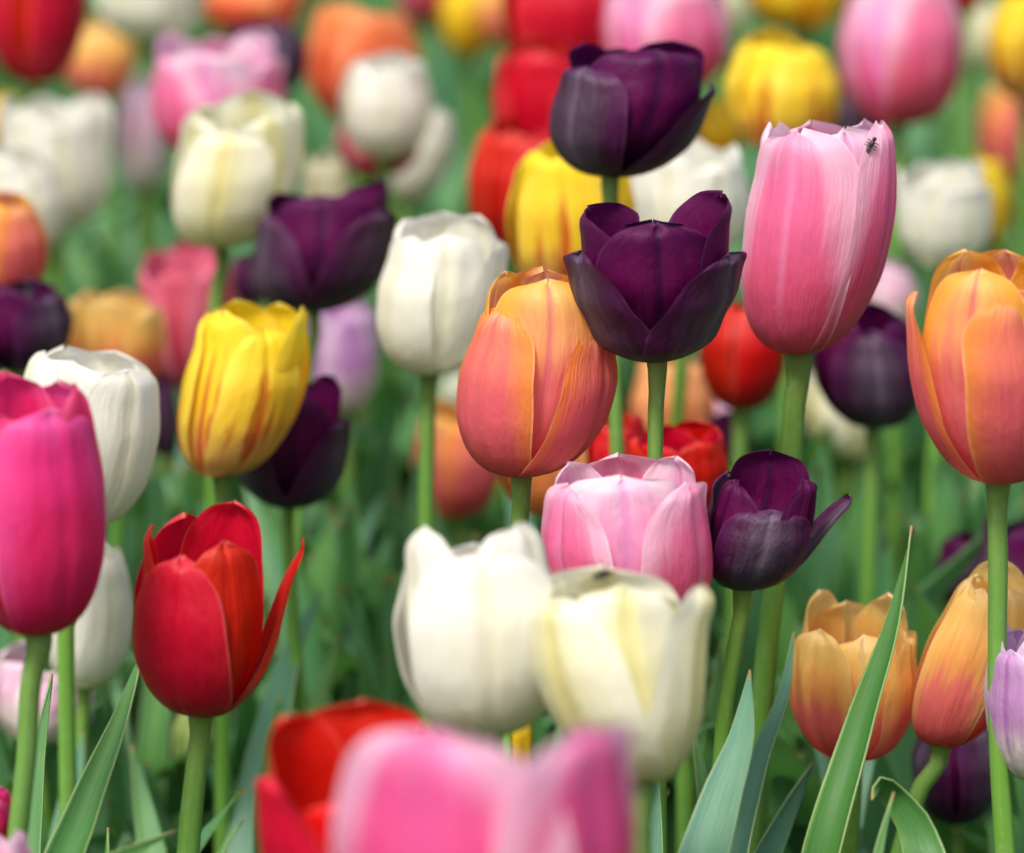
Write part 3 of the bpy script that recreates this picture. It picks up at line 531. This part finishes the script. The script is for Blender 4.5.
blade_thing([(60, 900, 1.22), (110, 862, 1.23), (146, 845, 1.24), (176, 831, 1.25)], .013, 'leaf tip pointing right at the bottom edge left of the red tulip stem', fold=.8, turn=.6, seed=12)
blade_thing([(205, 900, 1.26), (225, 845, 1.27), (243, 820, 1.28)], .010, 'short leaf tip right of the red tulip stem at the bottom edge', fold=.8, turn=.4, seed=13)
blade_thing([(105, 900, 1.36), (107, 860, 1.37), (108, 828, 1.38)], .007, 'tiny leaf tip at the bottom edge below the long folded leaf', fold=.5, seed=14)
blade_thing([(1040, 860, 1.5), (1022, 760, 1.5), (1008, 690, 1.5)], .02, 'leaf at the right edge behind the lilac and white tulip', fold=.5, seed=15)
blade_thing([(800, 960, 1.58), (826, 860, 1.59), (862, 770, 1.60), (900, 700, 1.62)], .045, 'broad soft blue-green leaf under the gap between the two short orange tulips', mat=M_LEAFB, fold=.3, turn=.1, turn_end=.5, seed=41)
blade_thing([(850, 900, 1.52), (838, 800, 1.53), (815, 745, 1.54)], .030, 'pale leaf leaning left low behind the long slanting dark green leaf', mat=M_LEAFB, fold=.3, turn=-.2, seed=42)
blade_thing([(170, 960, 1.50), (152, 850, 1.52), (132, 745, 1.54)], .020, 'upright leaf with reddish tip between the long folded leaf and the red tulip stem', fold=.4, seed=43)
blade_thing([(250, 960, 1.55), (262, 800, 1.57), (290, 660, 1.60), (322, 590, 1.62)], .030, 'broad blue-green leaf rising right of the red tulip stem', mat=M_LEAFB, fold=.35, turn=.2, turn_end=.7, seed=44)
blade_thing([(700, 900, 1.55), (715, 760, 1.57), (722, 640, 1.58)], .026, 'dark leaf standing behind the small open purple tulip stem', mat=M_LEAF, fold=.35, turn=-.2, seed=45)
blade_thing([(60, 960, 1.50), (66, 840, 1.52), (84, 730, 1.54)], .024, 'soft leaf behind the stem of the small white tulip', mat=M_LEAFB, fold=.35, turn=.1, seed=46)
rl = np.random.RandomState(77)
for i, (px, top_y, bx, d, wd, lab) in enumerate([
    (338, 636, 262, 1.62, .020, 'bright green leaf slanting up from left to right below the half hidden purple tulip'),
    (330, 560, 250, 1.80, .024, 'blue-green leaf slanting behind the bright green slanting leaf'),
    (280, 500, 225, 1.75, .022, 'soft leaf right behind the tip of the red tulip leaning petal'),
    (500, 405, 545, 1.75, .020, 'blue-green leaf between the white tulip stem and the blurred orange tulip'),
    (660, 380, 640, 1.72, .014, 'narrow leaf crossing behind the sharp purple tulip stem'),
    (885, 520, 850, 1.72, .013, 'narrow leaf standing behind the long slanting dark green leaf'),
    (178, 520, 150, 1.66, .018, 'soft upright leaf left of the sharp red tulip'),
    (210, 255, 160, 1.92, .022, 'soft bright leaf near the dusty rose tulip')]):
    blade_thing([(bx, top_y+300, d), (bx*.5+px*.5, top_y+130, d+.01), (px, top_y, d+.02)], wd, lab, mat=(M_LEAF, M_LEAFB)[i % 2], fold=.5, turn=rl.uniform(-.4, .4), turn_end=rl.uniform(-.5, .8), seed=20+i)

# ------------------------------------------------------------------ the mass of leaves filling the bed (nobody could count it)
def leaf_mass():
    rs = np.random.RandomState(5); VV, UU, FF = [], [], []; off = 0
    def put(x, y, hgt, wd):
        nonlocal off
        a = rs.uniform(0, 6.28); sp = rs.uniform(.01, .16)*(rs.rand()**.7); dx, dy = math.cos(a), math.sin(a); b = np.array([x, y, -.01])
        droop = rs.uniform(.0, .25) if rs.rand() < .3 else 0
        p = [b, b+[dx*sp*.2, dy*sp*.2, hgt*.4], b+[dx*sp*.6, dy*sp*.6, hgt*.8], b+[dx*sp*1.3, dy*sp*1.3, hgt*(1-droop)]]
        P, UV = blade(p, wd, fold=rs.uniform(.3, .9), turn=rs.uniform(-.5, .5), turn_end=rs.uniform(-1.2, 1.2), nu=5, n=13, side=(dx*.9, dy*.9, .25), seed=rs.randint(9999))
        nv, nu = P.shape[:2]; idx = np.arange(nv*nu).reshape(nv, nu)+off
        FF.append(np.stack([idx[:-1, :-1], idx[:-1, 1:], idx[1:, 1:], idx[1:, :-1]], -1).reshape(-1, 4)); VV.append(P.reshape(-1, 3)); UU.append(UV.reshape(-1, 2)); off += nv*nu
    # y rows: nearer leaves lower, density falls with distance
    for (y0, y1, n, h0, h1, wx) in [(.5, 1.30, 420, .10, .20, .55), (1.42, 1.9, 1300, .10, .29, .5), (1.9, 2.9, 2300, .16, .37, .75), (2.9, 4.5, 1700, .18, .36, 1.15), (4.5, 8.0, 1400, .2, .42, 2.2)]:
        for _ in range(n):
            put(rs.uniform(-wx, wx), rs.uniform(y0, y1), rs.uniform(h0, h1), rs.uniform(.020, .048)*(1.4 if y0 > 4 else 1))
    for _ in range(620):   # broad taller blades, mostly grouped in tufts
        cx, cy = rs.uniform(-.45, .45), rs.uniform(1.5, 2.5)
        for _k in range(rs.randint(1, 4)): put(cx+rs.uniform(-.02, .02), cy+rs.uniform(-.02, .02), rs.uniform(.21, .32)+.05*(cy-1.5), rs.uniform(.032, .060))
    V = np.concatenate(VV); F = np.concatenate(FF); U = np.concatenate(UU)
    me = bpy.data.meshes.new('leaves'); me.vertices.add(len(V)); me.vertices.foreach_set("co", V.reshape(-1).astype(np.float32))
    me.loops.add(F.size); me.loops.foreach_set("vertex_index", F.reshape(-1).astype(np.int32))
    me.polygons.add(len(F)); me.polygons.foreach_set("loop_start", np.arange(0, F.size, 4, dtype=np.int32)); me.polygons.foreach_set("use_smooth", np.ones(len(F), dtype=bool))
    uv = me.uv_layers.new(name="UVMap"); uv.data.foreach_set("uv", U[F.reshape(-1)].reshape(-1).astype(np.float32)); me.update(calc_edges=True)
    o = link('leaves', me, M_LEAFM); o['kind'] = 'stuff'; o['label'] = 'mass of green tulip leaves filling the bed between the stems'; o['category'] = 'leaves'
leaf_mass()

# ------------------------------------------------------------------ two tiny dark flies on petal edges
def fly(px, py, label, ang):
    best = None
    bpy.context.view_layer.update()
    for o in bpy.data.objects:
        if o.name.startswith(('outer_petal', 'inner_petal')):
            n = len(o.data.vertices); v = np.empty(n*3); o.data.vertices.foreach_get('co', v); v = v.reshape(-1, 3) + np.array(o.parent.location)
            X, Y = proj(v); dd = np.hypot(X-px, Y-py) + ((v-CAM) @ FWD)*60; i = int(dd.argmin())
            if best is None or dd[i] < best[0]: best = (dd[i], v[i])
    p = best[1] - FWD*.0012
    ca, sa = math.cos(ang), math.sin(ang); V, F = [], []
    def ball(c, r):
        o = len(V)
        for i in range(9):
            for j in range(12):
                th, ph = math.pi*i/8, 2*math.pi*j/12
                x, y, z = c[0]+r[0]*math.sin(th)*math.cos(ph), c[1]+r[1]*math.sin(th)*math.sin(ph), c[2]+r[2]*math.cos(th)
                V.append((x*ca+z*sa, y, -x*sa+z*ca))
        for i in range(8):
            for j in range(12):
                F.append((o+i*12+j, o+i*12+(j+1) % 12, o+(i+1)*12+(j+1) % 12, o+(i+1)*12+j))
    ball((0, 0, 0), (.0011, .0011, .0017)); ball((0, 0, .0022), (.0008, .0008, .0008)); ball((.0002, 0, -.0022), (.0009, .0009, .0016))
    for k in range(6): ball(((-1, 1)[k % 2]*.0015, -.0002, (k//2-1)*.0011), (.0012, .00015, .00015))
    me = bpy.data.meshes.new('fly'); me.from_pydata(V, [], F); [setattr(f, 'use_smooth', True) for f in me.polygons]
    m, n, l = nodes_of('black_insect_shell'); n['Principled BSDF'].inputs['Base Color'].default_value = (.015, .013, .012, 1); n['Principled BSDF'].inputs['Roughness'].default_value = .4
    root = bpy.data.objects.new('fly', None); COL.objects.link(root); root.location = p
    root['label'] = label; root['category'] = 'fly'; root['group'] = 'tiny insects on the tulips'
    link('body', me, m, root)
    w, wn_, wl_ = nodes_of('fly_wing'); b = wn_['Principled BSDF']; b.inputs['Base Color'].default_value = (.12, .11, .10, 1); b.inputs['Alpha'].default_value = .6
    for sgn in (-1, 1):
        P = np.array([[[sgn*(.0003+a*.0011)*1.0*(.4+.6*math.sin(math.pi*(b_*.9+.1))), -.0009, .0006-b_*.0038] for a in np.linspace(0, 1, 4)] for b_ in np.linspace(0, 1, 8)])
        P = np.stack([P[..., 0]*ca+P[..., 2]*sa, P[..., 1], -P[..., 0]*sa+P[..., 2]*ca], -1)
        link('wing', grid_mesh('wing', P, P[..., :2]), w, root)
fly(871, 143, 'tiny dark fly on the top edge of the tallest pink tulip', .5)
fly(605, 574, 'tiny dark fly on the back rim of the cream white tulip', 1.3)
